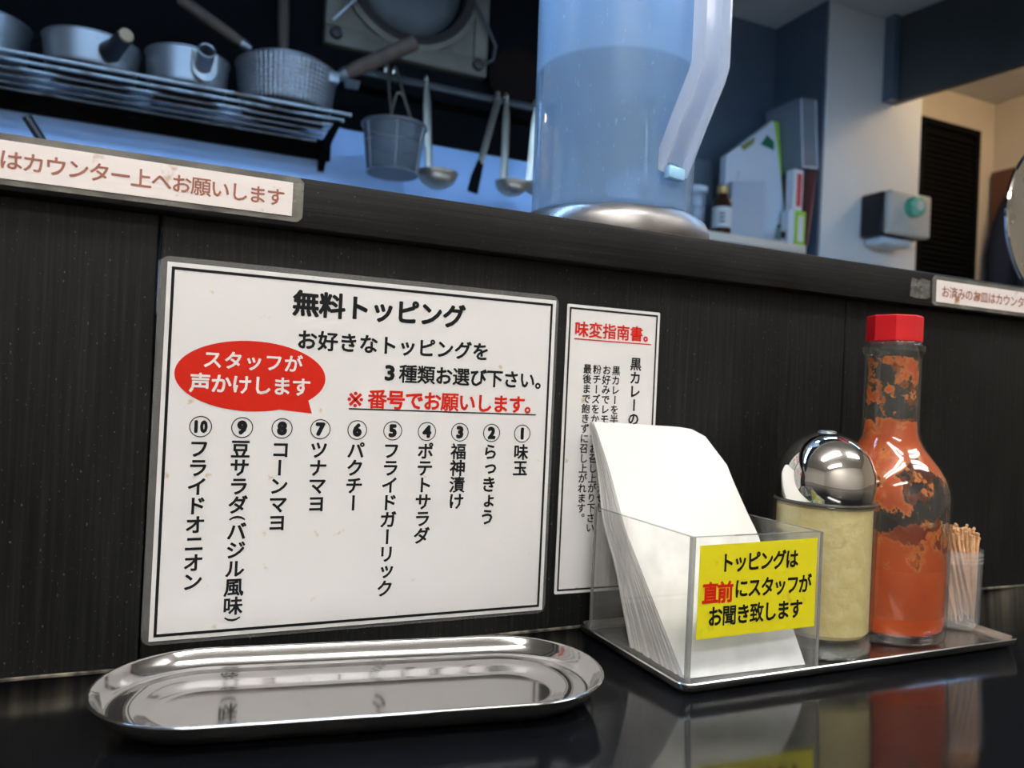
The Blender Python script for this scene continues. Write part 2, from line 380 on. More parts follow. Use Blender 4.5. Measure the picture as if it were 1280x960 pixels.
# kitchen worktop behind the boards, added hood out of view to shade the wall
b = B(); box(b, -1.6, 1.78, .22, 1.1, .18, .215, .004); box(b, -1.6, 1.78, .26, 1.09, -1.0, .18); struct('kitchen_worktop', b, 'kitchen_steel')
hood = thing('shade_hood', 'added dark hood out of view, blocking light above the pot rack and the fan', 'hood', (0, 0, 0))
b = B(); box(b, -1.3, .92, .745, .755, .97, CEIL); obj('front_panel', b, 'near_black', hood, False)
b = B(); box(b, -1.3, -1.29, .755, 1.092, .97, CEIL); obj('side_panel', b, 'near_black', hood, False)
b = B(); box(b, .91, .92, .755, 1.092, .97, CEIL); obj('side_panel', b, 'near_black', hood, False)

# ------------------------------------------------------------------ lamps
def lamp(x0, x1, y, m, label, cat='ceiling light', n=2, rot=False, wid=.05, group=None, z=CEIL, rad=.019):
    t = thing('fluorescent_light', label, cat, ((x0+x1)/2, y, z), PI/2 if rot else 0, group)
    L = (x1-x0)/2
    b = B(); box(b, -L, L, -.07-wid*.3, .07+wid*.3, -.03, 0, .006); obj('housing', b, 'fixture', t)
    for k in range(n):
        b = B(); yy = (k-(n-1)/2)*wid*1.4
        tube(b, [(-L+.03, yy, -.033-rad), (L-.03, yy, -.033-rad)], rad, 18); obj('tube', b, m, t)
lamp(-.55, .65, -.70, 'tube_warm', 'double tube ceiling light nearest above the counter stools', group='dining ceiling lights', wid=.09, rad=.034)
lamp(.95, 2.0, -.85, 'tube_warm', 'double tube ceiling light at the right over the dining room', group='dining ceiling lights', wid=.09, rad=.034)
lamp(-.9, .3, -1.7, 'tube_warm', 'double tube ceiling light along the dining back wall', group='dining ceiling lights', wid=.09, rad=.034)
lamp(-.70, .50, .19, 'tube_blue', 'bluish tube light behind the header, over the left of the kitchen worktop', n=1, z=.90, group='kitchen lights')
lamp(.62, 1.82, .19, 'tube_blue', 'bluish tube light behind the header, nearer the white column', n=1, z=.90, group='kitchen lights')
lamp(2.4, 2.8, .95, 'tube_amber', 'amber light in the passage beside the column', n=2)

# ================================================================== NOTICES ON THE WALL
T = .0002
# --- large topping notice
P = thing('topping_notice', 'large laminated white notice listing ten numbered toppings in vertical writing', 'notice', (0, 0, .01488))
W_, H_ = .2417, .2100
b = B(); prism(b, rrect(-.0040, W_+.0022, -.0022, H_+.0032, .0055), 1, -.0008, -.0001); obj('laminate_margin', b, 'film', P, False)
b = B(); prism(b, [(0, 0), (W_, 0), (W_, H_), (0, H_)], 1, -.0011, -.0008); obj('paper', b, 'paper', P, False)
Y = -.0011-T
def Z(z): return z-.01488
b = B(); frame(b, .0023, W_-.0025, .0023, H_-.0025, .0016, Y); flat('border_line', b, 'ink', P)
b = B(); line(b, '無料トッピング', .0680, .1765, Z(.2083), .0158, Y, .026); flat('title_lettering', b, 'ink', P)
b = B()
line(b, 'お好きなトッピングを', .0712, .1944, Z(.1868), .0122, Y, .02)
line(b, '3種類お選び下さい。', .1225, .2402, Z(.1698), .0121, Y, .02)
flat('instruction_lettering', b, 'ink', P)
b = B(); line(b, '※番号でお願いします。', .1036, .2335, Z(.1533), .0124, Y, .022); flat('red_lettering', b, 'red', P)['label'] = 'red lettering over a thin underline'
b = B(); rect(b, .1040, .2302, Z(.1464), Z(.1472), Y); flat('underline', b, 'ink', P)
# the speech bubble
b = B(); cx, cz, rx, rz = .0477, Z(.1637), .0415, .0203
pts = []
for k in range(64):
    a = -PI/2 + 2*PI*k/64
    deg = math.degrees(a)
    if -64 < deg < -40: continue
    pts.append((cx+rx*math.cos(a), Y, cz+rz*math.sin(a), a))
ins = [i for i, p in enumerate(pts) if math.degrees(p[3]) <= -64]
pts = [p[:3] for p in pts]
pts.insert(len(ins), (.0822, Y, Z(.1432)))
b.faces.new([b.verts.new(p) for p in pts]); bub = flat('speech_bubble', b, 'red', P); bub['label'] = 'red oval speech bubble'
b = B(); Y2 = Y-T
line(b, 'スタッフが', .0202, .0757, Z(.1722), .0108, Y2, .016); line(b, '声かけします', .0142, .0808, Z(.1587), .0114, Y2, .018)
flat('bubble_lettering', b, 'white', bub)
b = B(); bl = B()
cols = ['味玉', 'らっきょう', '福神漬け', 'ポテトサラダ', 'フライドガーリック', 'パクチー', 'ツナマヨ', 'コーンマヨ', '豆サラダ(バジル風味)', 'フライドオニオン']
for k, s in enumerate(cols):
    x = .2207 - k*.02217
    ring(b, x, Z(.1340), .0060, .00055, Y)
    d = str(k+1)
    if len(d) == 1: put(b, d, x, Z(.1340), .0098, Y, .055, 1, narrow=True)
    else:
        put(b, '1', x-.0024, Z(.1340), .0088, Y, .05, .9, narrow=True); put(b, '0', x+.0017, Z(.1340), .0088, Y, .05, .8, narrow=True)
    column(bl, s, x-.0003, Z(.1270), .01068 if k != 8 else .01065, .0109, Y, .02)
flat('circled_numbers', b, 'ink', P); flat('topping_lettering', bl, 'ink', P)
# --- narrow notice
P = thing('flavour_notice', 'narrow white notice with a red heading, half hidden behind the napkins', 'notice', (.2507, 0, .0245))
w_, h_ = .0761, .1992
b = B(); prism(b, rrect(0, w_, 0, h_, .001, 2), 1, -.0006, -.0001); obj('paper', b, 'paper', P, False)
Y = -.0006-T
b = B(); frame(b, .0018, w_-.0020, .0020, h_-.0020, .0013, Y); flat('border_line', b, 'ink', P)
b = B(); line(b, '味変指南書。', .0062, .0735, .1825, .0112, Y, .022); rect(b, .0062, .0696, .1752, .1760, Y); o = flat('heading_lettering', b, 'red', P); o['label'] = 'red heading with a red underline'
b = B()
column(b, '黒カレーの愉しみ方', .0572, .1658, .0098, .0098, Y, .022)
for k, s in enumerate(['黒カレーを半分ほど食べた頃', 'お好みでレモンを搾りひと混ぜし、', '粉チーズをかけてお召し上がり下さい', '最後まで飽きずに召し上がれます。']):
    column(b, s, .0411-k*.00775, .1588, .0069, .0070, Y, .016)
flat('body_lettering', b, 'ink', P)
# --- strips along the ledge
def strip(label, x0, x1, z0, z1, fx0, fx1, text, tx0, tx1, lc, rc):
    P = thing('ledge_sign', label, 'sign', (x0, -.012, z0))
    L, h = x1-x0, z1-z0
    f0, f1, g0, g1, q = fx0-x0, fx1-x0, -.0030, h+.0036, .0028
    out = [(f0+(q if lc else .0), g0), (f1-(q if rc else 0), g0), (f1, g0+(q if rc else 0)), (f1, g1-(q if rc else 0)), (f1-(q if rc else 0), g1), (f0+(q if lc else 0), g1), (f0, g1-(q if lc else 0)), (f0, g0+(q if lc else 0))]
    o2 = []
    for p in out:
        if not o2 or (abs(p[0]-o2[-1][0])+abs(p[1]-o2[-1][1])) > 1e-5: o2.append(p)
    b = B(); prism(b, o2, 1, -.0012, -.0001); obj('laminate_margin', b, 'film_dirty', P, False)
    b = B(); prism(b, [(0, 0), (L, 0), (L, h), (0, h)], 1, -.0016, -.0012); obj('paper', b, 'stain', P, False)
    b = B(); line(b, text, tx0-x0, tx1-x0, h*.5, .0106, -.0016-T, .012); flat('lettering', b, 'brown', P)
    return P
strip('long laminated strip sign on the ledge at the upper left, brown lettering, rust stains', -.141, .0634, .2562, .2753, -.147, .0695, 'お済みのお皿はカウンター上へお願いします', -.1372, .0590, False, True)
strip('laminated strip sign on the ledge at the right edge, above the sauce bottle', .5985, .835, .2550, .2738, .5945, .840, 'お済みのお皿はカウンター上へお願いします', .6045, .806, True, True)
b = B(); prism(b, [(0, .001), (.009, 0), (.021, .0005), (.0245, .003), (.024, .016), (.013, .0175), (.011, .0155), (.002, .017), (.0005, .012)], 1, -.0006, -.0001)
tag(obj('tape_remnant', b, thin_clear('old tape', haze=.35, haze_col=(.20, .20, .19), rough=.2, smudge=220), None, False, loc=(.568, -.012, .2560)), 'torn grey tape remnant beside the right strip sign', 'tape')

# ================================================================== OVAL STEEL DISH
def stadium(L, Wd, n=20):
    r = Wd/2; h = L/2-r; out = []
    for k in range(n+1): a = -PI/2+PI*k/n; out.append((h+r*math.cos(a), r*math.sin(a)))
    for k in range(n+1): a = PI/2+PI*k/n; out.append((-h+r*math.cos(a), r*math.sin(a)))
    return out
def oval_dish():
    b = B(); L, Wd = .2560, .1025
    # inset of the outline and height, from the outside foot over the rolled rim down to the floor
    prof = [(.0200, .0000), (.0150, .0004), (.0100, .0020), (.0055, .0052), (.0022, .0090), (.0006, .0112), (.0000, .0119), (.0004, .0125), (.0013, .0126), (.0021, .0119), (.0042, .0090), (.0066, .0062), (.0086, .0050), (.0110, .0046), (.0140, .0045), (.0180, .0040), (.0220, .0029), (.0255, .0016), (.0275, .0011), (.0290, .0010), (.0302, .0010), (.0315, .0010)]
    rings = []
    for ins, z in prof: rings.append([b.verts.new((x, y, z)) for x, y in stadium(L-2*ins, Wd-2*ins)])
    n = len(rings[0])
    for p, q in zip(rings, rings[1:]):
        for k in range(n): b.faces.new((p[k], p[(k+1) % n], q[(k+1) % n], q[k]))
    b.faces.new(rings[0][::-1]); b.faces.new(rings[-1])
    for v in b.verts: v.co.z *= 1.13
    return b
tag(obj('oval_dish', oval_dish(), 'oval', None, True, 60), 'empty long oval stainless dish lying in front of the large notice', 'dish')
o = bpy.data.objects['oval_dish']; o.location = (.1020, -.0785, .0001); o.rotation_euler = (0, 0, math.radians(-8.4))

# ================================================================== CONDIMENT TRAY
TX, TY = .2655, -.1265
Lx, Ly = .288, .120
def tray():
    b = B(); prof = [(.006, 0), (.0035, .0004), (.0015, .0022), (.0004, .0050), (.0, .0062), (.0006, .0068), (.0016, .0064), (.0032, .0036), (.0055, .0020), (.0085, .0016), (.0095, .0016), (.0105, .0016)]
    rings = [[b.verts.new((x, y, z)) for x, y in rrect(i, Lx-i, i, Ly-i, max(.0075-i*.6, .002), 6)] for i, z in prof]
    n = len(rings[0])
    for p, q in zip(rings, rings[1:]):
        for k in range(n): b.faces.new((p[k], p[(k+1) % n], q[(k+1) % n], q[k]))
    b.faces.new(rings[0]); b.faces.new(rings[-1])
    return b
o = tag(obj('condiment_tray', tray(), 'steel', None, True, 50), 'rectangular stainless tray under the napkin box, cheese jar, sauce bottle and toothpicks', 'tray'); o.location = (TX, TY, .0001); o.rotation_euler = (0, 0, math.radians(.3))
TZ = .0019
# --- acrylic napkin box
bx = thing('napkin_box', 'clear acrylic box full of white napkins with a yellow sticker on its front', 'napkin holder', (.2722, -.1205, TZ))
bw, bd, bh, th = .0965, .1075, .0838, .0022
def panel(name, x0, x1, y0, y1, z0, z1):
    b = B(); box(b, x0, x1, y0, y1, z0, z1, .0004, 1); return obj(name, b, 'acrylic', bx, False)
panel('bottom_panel', 0, bw, 0, bd, 0, th)
panel('front_panel', 0, bw, 0, th, th, bh); panel('back_panel', 0, bw, bd-th, bd, th, bh)
panel('side_panel', 0, th, th, bd-th, th, bh); panel('side_panel', bw-th, bw, th, bd-th, th, bh)
b = B(); e = .0003
for (x0, x1, y0, y1) in ((0, bw, 0, th), (0, bw, bd-th, bd), (0, th, th, bd-th), (bw-th, bw, th, bd-th)): box(b, x0, x1, y0, y1, bh, bh+e)
obj('top_edge', b, 'acrylic_edge', bx, False)
for q, (x, y) in enumerate(((0, 0), (bw, 0), (0, bd), (bw, bd))):
    b = B(); sx_, sy_ = (-1 if x == 0 else 1), (-1 if y == 0 else 1)
    box(b, min(x, x+sx_*.0003), max(x, x+sx_*.0003), min(y, y-sy_*th), max(y, y-sy_*th), 0, bh)
    box(b, min(x, x-sx_*th), max(x, x-sx_*th), min(y, y+sy_*.0003), max(y, y+sy_*.0003), 0, bh)
    obj('corner_joint', b, 'acrylic_edge', bx, False)
b = B(); prism(b, [(bw*.0+.0050, .0270), (.0920, .0270+.0005), (.0918, .0805), (.0052, .0792)], 1, -.0003, -.00003); st = obj('yellow_sticker', b, 'yellow', bx, False); st['label'] = 'yellow sticker with black and red lettering'
b = B(); Y = -.0003-T
line(b, 'トッピングは', .0195, .0770, .0690, .0118, Y, .020, .88)
line(b, 'にスタッフが', .0305, .0880, .0538, .0118, Y, .020, .88)
line(b, 'お聞き致します', .0125, .0820, .0392, .0120, Y, .020, .88)
flat('lettering', b, 'ink', st)
b = B(); line(b, '直前', .0080, .0292, .0525, .0125, Y, .026, .92); flat('red_lettering', b, 'red', st)
# --- napkins: folded sheets leaning back against the wall side of the box
def interp(tab, z):
    if z <= tab[0][0]: return tab[0][1]
    for (a, va), (c, vc) in zip(tab, tab[1:]):
        if z <= c: return va+(vc-va)*(z-a)/(c-a)
    return tab[-1][1]
yL = [(.004, -.1135), (.02, -.0985), (.05, -.0700), (.077, -.0450), (.098, -.0325), (.125, -.0205), (.143, -.0140)]
yR = [(.004, -.1155), (.02, -.1060), (.05, -.0860), (.077, -.0680), (.087, -.0590), (.107, -.0430), (.127, -.0290), (.143, -.0190)]
tk = [(.004, .056), (.03, .044), (.05, .034), (.08, .027), (.10, .020), (.125, .0125), (.146, .006)]
NS = 22; nx0, nx1 = .2768, .3645
for k in range(NS):
    b = B(); NU, NV = 10, 26; f = k/NS; grid = []
    h = .1437; sh = random.uniform(-.0009, .0009)
    for side in (0, 1):
        g = []
        for j in range(NV+1):
            z0 = .0045+(h-.0045)*j/NV; row = []
            for i in range(NU+1):
                u = i/NU
                # rounded top right corner, slightly drooping to the right
                z = z0; x = nx0+(nx1-nx0)*u
                top = h-.0025*u
                rc = .024
                if u > 1-rc/(nx1-nx0):
                    dx = (u-(1-rc/(nx1-nx0)))*(nx1-nx0); top = h-.0025*u-(rc-math.sqrt(max(0, rc*rc-dx*dx)))*1.0
                z = .0045+(top-.0045)*j/NV
                y = interp(yL, z)*(1-u)+interp(yR, z)*u
                t = interp(tk, z); y += t*f+(t/NS*.92 if side else 0)
                lean = max(0, z-.085)/.058; x -= .0085*lean*lean*(1-u)
                row.append(b.verts.new((x-.2768+sh, y, z)))
            g.append(row)
        grid.append(g)
    F, K = grid
    for j in range(NV):
        for i in range(NU):
            b.faces.new((F[j][i], F[j][i+1], F[j+1][i+1], F[j+1][i])); b.faces.new((K[j][i], K[j+1][i], K[j+1][i+1], K[j][i+1]))
    for j in range(NV):
        b.faces.new((F[j][0], F[j+1][0], K[j+1][0], K[j][0])); b.faces.new((F[j][NU], K[j][NU], K[j+1][NU], F[j+1][NU]))
    for i in range(NU):
        b.faces.new((F[0][i], K[0][i], K[0][i+1], F[0][i+1])); b.faces.new((F[NV][i], F[NV][i+1], K[NV][i+1], K[NV][i]))
    o = obj('paper_napkin', b, 'napkin', None, True, 40, loc=(.2768, 0, 0))
    if k == 0: tag(o, 'frontmost white paper napkin of the stack, its broad face showing above the yellow sticker', 'napkin', 'napkins in the clear box')
    else: tag(o, 'white paper napkin in the stack behind the frontmost one, only its edge showing', 'napkin', 'napkins in the clear box')

# --- cheese jar
J = thing('cheese_jar', 'glass jar of pale grated cheese with a chrome dome lid', 'jar', (.4065, -.0842, TZ))
R = .0325
b = B(); lathe(b, [(0, 0), (R-.003, 0), (R-.0008, .0008), (R-.0002, .003), (R, .03), (R+.0004, .0945), (R-.0006, .0968), (R-.0022, .0965), (R-.0020, .092), (R-.0018, .014), (R-.004, .0115), (0, .011)], 64); obj('glass_body', b, 'glass', J, True, 40)
b = B(); lathe(b, [(0, .0009), (R-.0035, .0009), (R-.001, .0032), (R-.001, .0062), (0, .0068)], 48); obj('thick_base', b, 'thick_glass', J, True, 40)
b = B(); lathe(b, [(0, .0122), (R-.005, .0122), (R-.0026, .0150), (R-.0025, .094), (R-.006, .0955), (0, .0952)], 64); obj('cheese', b, 'cheese', J, True, 40)
b = B(); r2 = .0313
prof = [(r2-.0006, .0958), (r2, .0964), (r2, .1115)]
for k in range(1, 17): a = PI/2*k/16; prof.append((r2*math.cos(a) if k < 16 else 0, .1115+r2*math.sin(a)*1.0))
lathe(b, [(0, .0958)]+prof, 96); lid = obj('dome_lid', b, 'chrome', J, True, 60); lid['label'] = 'chrome dome lid'
b = B(); lathe(b, [(R-.0022, .0958), (R-.0006, .0960), (R-.0002, .0968), (R-.0005, .0975), (R-.0022, .0976)], 64, close=True); obj('rim_seal', b, mat('dark rim', (.05, .045, .035), rough=.4), J, True, 40)
b = B(); lathe(b, [(0, .1415), (.0052, .1415), (.0060, .1422), (.0056, .1432), (.004, .1437), (0, .1436)], 24); obj('shaker_plug', b, 'alum_clean', lid)

# --- sauce bottle
S = thing('sauce_bottle', 'tall glass bottle of orange chilli sauce, smeared inside, with a red faceted cap', 'bottle', (.4830, -.0695, TZ))
outer = [(.0375, .0), (.0400, .0012), (.0408, .0040), (.0412, .02), (.0418, .085), (.0418, .0975), (.0409, .1050), (.0385, .1120), (.0345, .1190), (.0290, .1262), (.0240, .1325), (.0208, .1390), (.0197, .1445), (.0193, .1510), (.0192, .1940), (.0194, .1985), (.0210, .2000), (.0216, .2028), (.0210, .2055), (.0188, .2065), (.0180, .2085)]
b = B(); lathe(b, [(0, 0)]+outer+[(.0150, .2085), (.0150, .2080), (.0178, .1985)] + [(r-.0016, z) for r, z in outer[::-1] if .004 < z < .198] + [(.036, .005), (0, .0045)], 72); obj('glass_body', b, 'glass', S, True, 50)
inner = [(r-.0021, z) for r, z in outer if .03 < z < .198]; inner = [(.0392, .050)]+[p for p in inner if p[1] > .051]+[(.0172, .1975)]
b = B(); lathe(b, inner, 72)
sp = obj('dried_sauce', b, 'splash', S, True, 60)
b = B(); lathe(b, [(0, .0056), (.034, .0056), (.0378, .0075), (.0388, .0105), (.0391, .02), (.0393, .0500), (.0385, .0520), (.03, .0515), (0, .0513)], 64); obj('sauce', b, 'sauce', S, True, 40)
b = B(); seg = 8
lathe(b, [(0, .2082), (.0178, .2082), (.0187, .2088), (.0187, .2262), (.0181, .2270), (.0120, .2272), (0, .2274)], seg, ang=PI/8+.35); cp = obj('cap', b, 'cap_red', S, True, 20); cp['label'] = 'red faceted screw cap'

# --- toothpicks in their cup
K = thing('toothpick_cup', 'cloudy plastic cup of toothpicks behind the sauce bottle at the right', 'cup', (.5490, -.0715, TZ))
kr = .0215
b = B(); lathe(b, [(0, 0), (kr-.003, 0), (kr-.0008, .0012), (kr, .004), (kr+.0006, .048), (kr+.0012, .0492), (kr+.0004, .0504), (kr+.0012, .0518), (kr+.0004, .0532), (kr+.0012, .0546), (kr+.0004, .0562), (kr+.0008, .058), (kr-.0006, .058), (kr-.0009, .05), (kr-.0012, .004), (kr-.003, .002), (0, .002)], 48); obj('body', b, 'cup', K, True, 50)
def pick_mesh():
    b = B(); lathe(b, [(0, 0), (.0004, .001), (.0011, .009), (.0011, .0605), (.0008, .0610), (.0008, .0616), (.0011, .0622), (.0008, .0630), (.0008, .0636), (.0011, .0642), (.0011, .0652), (.0007, .0658), (0, .0659)], 8); return b
p0 = None; n = 0
for k in range(110):
    a = k*2.39996; rr = math.sqrt((k+.5)/110)
    top = Vector((.5490+.0193*rr*math.cos(a), -.0715+.0193*rr*math.sin(a), 0)); a2 = a+random.uniform(-.3, .3)+.75; r3 = .0172*rr+random.uniform(0, .002)
    bot = Vector((.5490+r3*math.cos(a2), -.0715+r3*math.sin(a2), TZ+.0022)); z = random.uniform(.0005, .0075)
    hd = (top-bot).to_2d().length; L = .0655
    d = Vector((top.x-bot.x, top.y-bot.y, math.sqrt(L*L-hd*hd))).normalized()
    if p0 is None: o = p0 = obj('toothpick', pick_mesh(), 'pick', None, True, 50)
    else: o = p0.copy(); C.objects.link(o)
    o.location = bot+Vector((0, 0, z)); o.rotation_euler = d.to_track_quat('Z', 'Y').to_euler()
    tag(o, 'pale wooden toothpick with a carved end standing in the cloudy cup', 'toothpick', 'toothpicks in the cloudy cup')

# ================================================================== WATER PITCHER ON THE LEDGE
LZ = .2797
PX, PY = .3262, .0745
pl = tag(obj('steel_coaster', lathe(B(), [(0, .0), (.0775, .0), (.0795, .0010), (.0800, .004), (.0790, .0120), (.0762, .0185), (.0722, .0218), (.0692, .0226), (.0668, .0218), (.0580, .0212), (0, .0212)], 72), 'plate', None, True, 40, loc=(PX, PY, LZ)), 'low round steel plate on the ledge under the water pitcher', 'plate')
JZ = LZ+.0214
G = thing('water_pitcher', 'large cloudy plastic water pitcher with a ribbed handle on the black ledge', 'pitcher', (PX, PY, JZ))
pr, HT = .0645, .275
b = B(); lathe(b, [(0, 0), (pr-.004, 0), (pr-.001, .001), (pr, .004), (pr+.0028, HT), (pr+.0010, HT+.001), (pr-.0018, .006), (pr-.005, .004), (0, .004)], 96); obj('body', b, 'jug', G, True, 40)
b = B(); lathe(b, [(0, HT+.001), (pr+.004, HT+.001), (pr+.0045, HT+.002), (pr+.0045, HT+.016), (pr+.002, HT+.020), (.02, HT+.022), (.018, HT+.032), (0, HT+.033)], 64); obj('lid', b, 'jug_handle', G, True, 40)
wl = .418-JZ
b = B(); lathe(b, [(0, .0044), (pr-.0054, .0044), (pr-.0022, .0064), (pr-.0022+.0028*wl/HT, wl), (0, wl)], 96); obj('water', b, 'water', G, True, 40)
# the frosted wall clears where water wets it
mj = M['jug']; n_, l_ = mj.node_tree.nodes, mj.node_tree.links
mx_ = [q for q in n_ if q.type == 'MIX_SHADER' and abs(q.inputs[0].default_value-.36) < 1e-4][0]
tc_ = n_.new('ShaderNodeTexCoord'); sp_ = n_.new('ShaderNodeSeparateXYZ'); l_.new(tc_.outputs['Object'], sp_.inputs[0])
mr_ = n_.new('ShaderNodeMapRange'); l_.new(sp_.outputs[2], mr_.inputs[0])
mr_.inputs[1].default_value = wl-.0015; mr_.inputs[2].default_value = wl+.0015; mr_.inputs[3].default_value = .33; mr_.inputs[4].default_value = .47
dn_ = noise(n_, l_, coords(n_, l_, (1, 1, .35)), 420, 2); dr2 = ramp(n_, [(.665, (0, 0, 0)), (.74, (.16,)*3)]); l_.new(dn_, dr2.inputs[0])
ad_ = n_.new('ShaderNodeMath'); ad_.operation = 'ADD'; l_.new(mr_.outputs[0], ad_.inputs[0]); l_.new(dr2.outputs[0], ad_.inputs[1]); l_.new(ad_.outputs[0], mx_.inputs[0])
# handle: ribbed strip, leaves the body low on the right front, kinks and runs upright
ha = math.radians(-78)
dr = Vector((math.cos(ha), math.sin(ha), 0)); tg = Vector((-math.sin(ha), math.cos(ha), 0))
def hp(r, z): return dr*r+Vector((0, 0, z-JZ))
b = B()
path = [hp(.0625, .331), hp(.066, .3375), hp(.0800, .366), hp(.0945, .3935), hp(.0975, .4020), hp(.0975, .4300), hp(.0975, HT+JZ-.020), hp(.094, HT+JZ-.007), hp(.085, HT+JZ-.001), hp(.0655, HT+JZ-.001)]
def sweep(b, path, w, t):
    rings = []
    sec = [(-w, -t), (-w, t), (-w+.0022, t), (-w+.0022, -t*.2), (w-.0022, -t*.2), (w-.0022, t), (w, t), (w, -t), ]
    for i, p in enumerate(path):
        d = (path[min(i+1, len(path)-1)]-path[max(i-1, 0)]).normalized(); nn = tg.cross(d).normalized()
        rings.append([b.verts.new(p+tg*u+nn*v) for u, v in sec])
    n = len(sec)
    for p, q in zip(rings, rings[1:]):
        for k in range(n): b.faces.new((p[k], p[(k+1) % n], q[(k+1) % n], q[k]))
    b.faces.new(rings[0]); b.faces.new(rings[-1])
sweep(b, path, .0135, .0060)
hd_ = obj('handle', b, 'jug_handle', G, True, 30)
b = B(); box(b, -.003, .004, -.0085, .0085, -.0055, .004, .0015); o = obj('handle_mount', b, mat('mount with blue light painted in', (.35, .66, .95), rough=.25), G); o.location = dr*.0668+Vector((0, 0, .3300-JZ)); o.rotation_euler = (0, 0, ha)  # clear mount, the blue light refracted in it put into its colour

# ================================================================== ROUND STEEL TRAY ON THE LEDGE, RIGHT EDGE
dt = thing('round_steel_tray', 'round brushed steel tray standing on edge at the far right above the strip sign', 'tray', (1.0225, .140, LZ+.0205))
RD = .104
b = B(); lathe(b, [(0, .004), (RD-.006, .004), (RD-.003, .0035), (RD-.0008, .001), (RD, .0), (RD+.0004, .001), (RD-.001, .0045), (RD-.004, .0062), (0, .0064)], 96)
for v in b.verts: v.co = Vector((v.co.x, v.co.z, v.co.y+RD))
obj('disc', b, 'disc', dt, True, 40)
b = B(); lathe(b, [(RD-.0010, .0), (RD+.0004, -.0008), (RD+.0016, .001), (RD+.0012, .004), (RD-.0004, .005)], 96, close=True)
for v in b.verts: v.co = Vector((v.co.x, v.co.z, v.co.y+RD+.0012))
obj('rolled_rim', b, 'chrome', dt)
b = B(); box(b, -.03, .03, -.010, -.003, 0, .036, .002); box(b, -.03, .03, .011, .018, 0, .036, .002); box(b, -.03, .03, -.003, .011, 0, .0200)
tag(obj('tray_stand', b, 'black', None, True, loc=(1.0225, .140, LZ-.0001)), 'small black stand holding the round steel tray upright', 'stand')

# ================================================================== KITCHEN: RACK AND POTS
RZ = .6425
rk = thing('pot_rack', 'steel rail rack on the kitchen wall carrying the pots', 'rack', (0, 0, RZ))
xr0, xr1 = -1.0, .279
for k in range(6):
    y = .902+.0365*k
    b = B(); tube(b, [(xr0, y, -.006), (xr1-.006*k, y, -.006)], .0036, 10); obj('rail', b, 'rack', rk)
for x in (-.75, .262):
    b = B(); prism(b, [(.930, -.012), (1.0985, -.012), (1.0985, -.062), (1.088, -.062), (1.06, -.030)], 0, x-.006, x+.006); obj('bracket', b, 'near_black', rk, False)
b = B(); box(b, xr0, xr1, 1.088, 1.0995, -.040, -.0, .001, 1); obj('rack_shade_strip', b, 'near_black', rk)  # dark strip standing in for the shadow below the rack
PZ = RZ-.0018
def pot_body(b, rt, rb, h, th=.0022, hammered=False, seg=72):
    prof = [(0, 0), (rb-.010, 0), (rb-.003, .002), (rb, .008)]
    for k in range(1, 13): prof.append((rb+(rt-rb)*k/12, .008+(h-.010)*k/12))
    prof += [(rt+.002, h-.001), (rt+.002, h), (rt-th, h)]
    prof += [(rb-th, .010), (rb-.012, .004), (0, .004)]
    lathe(b, prof, seg)
def dark_base(m):  # darkens the pots towards the base
    n, l, b = nodes(m); src = b.inputs['Base Color'].links[0].from_socket
    t = n.new('ShaderNodeTexCoord'); x = n.new('ShaderNodeSeparateXYZ'); l.new(t.outputs['Object'], x.inputs[0])
    r = ramp(n, [(.0, (1, 1, 1)), (.006, (1, 1, 1)), (.016, (0, 0, 0))]); l.new(x.outputs[2], r.inputs[0])
    l.new(mix_rgb(n, l, r.outputs[0], src, (.012, .010, .009)), b.inputs['Base Color'])
for k in ('alum',): dark_base(M[k])
def hammer(col):
    m = mat('hammered aluminium', col, rough=.38, metal=.85); n, l, bs = nodes(m)
    t = n.new('ShaderNodeTexCoord'); sx = n.new('ShaderNodeSeparateXYZ'); l.new(t.outputs['Object'], sx.inputs[0])
    at = n.new('ShaderNodeMath'); at.operation = 'ARCTAN2'; l.new(sx.outputs[1], at.inputs[0]); l.new(sx.outputs[0], at.inputs[1])
    def wave(src, k):
        a = n.new('ShaderNodeMath'); a.operation = 'MULTIPLY'; l.new(src, a.inputs[0]); a.inputs[1].default_value = k
        s = n.new('ShaderNodeMath'); s.operation = 'SINE'; l.new(a.outputs[0], s.inputs[0]); return s.outputs[0]
    p = n.new('ShaderNodeMath'); p.operation = 'ADD'; l.new(wave(at.outputs[0], 64), p.inputs[0]); l.new(wave(sx.outputs[2], 2*PI/.0078), p.inputs[1])
    bp = n.new('ShaderNodeBump'); bp.inputs['Strength'].default_value = .55; bp.inputs['Distance'].default_value = .0010; l.new(p.outputs[0], bp.inputs['Height']); l.new(bp.outputs[0], bs.inputs['Normal'])
    f = noise(n, l, t.outputs['Object'], 14, 4); r = ramp(n, [(.62, col), (.76, (.22, .14, .07))]); l.new(f, r.inputs[0]); l.new(r.outputs[0], bs.inputs['Base Color']); dark_base(m)
    return m
M['hammer'] = hammer((.34, .345, .35))
def handle(parent, p0, p1, r, fer=.018):
    p0, p1 = Vector(p0), Vector(p1); d = (p1-p0).normalized()
    b = B(); tube(b, [p0, p0+d*fer*.5, p0+d*fer], r*.8, 14, radii=[r*.62, r*.9, r*.95]); f = obj('ferrule', b, 'alum_clean', parent)
    b = B(); L = (p1-p0).length
    tube(b, [p0+d*fer*.9, p0+d*(fer+.02), p0+d*(L*.7), p0+d*(L-.003), p0+d*L], r, 14, radii=[r*.88, r, r*1.08, r*1.02, r*.8]); obj('handle', b, 'wood', parent)
pa = thing('hammered_saucepan', 'large hammered aluminium saucepan at the right end of the rack, wooden handle to its right', 'saucepan', (.176, .987, PZ))
b = B(); pot_body(b, .0885, .080, .082, hammered=True); obj('body', b, 'hammer', pa)
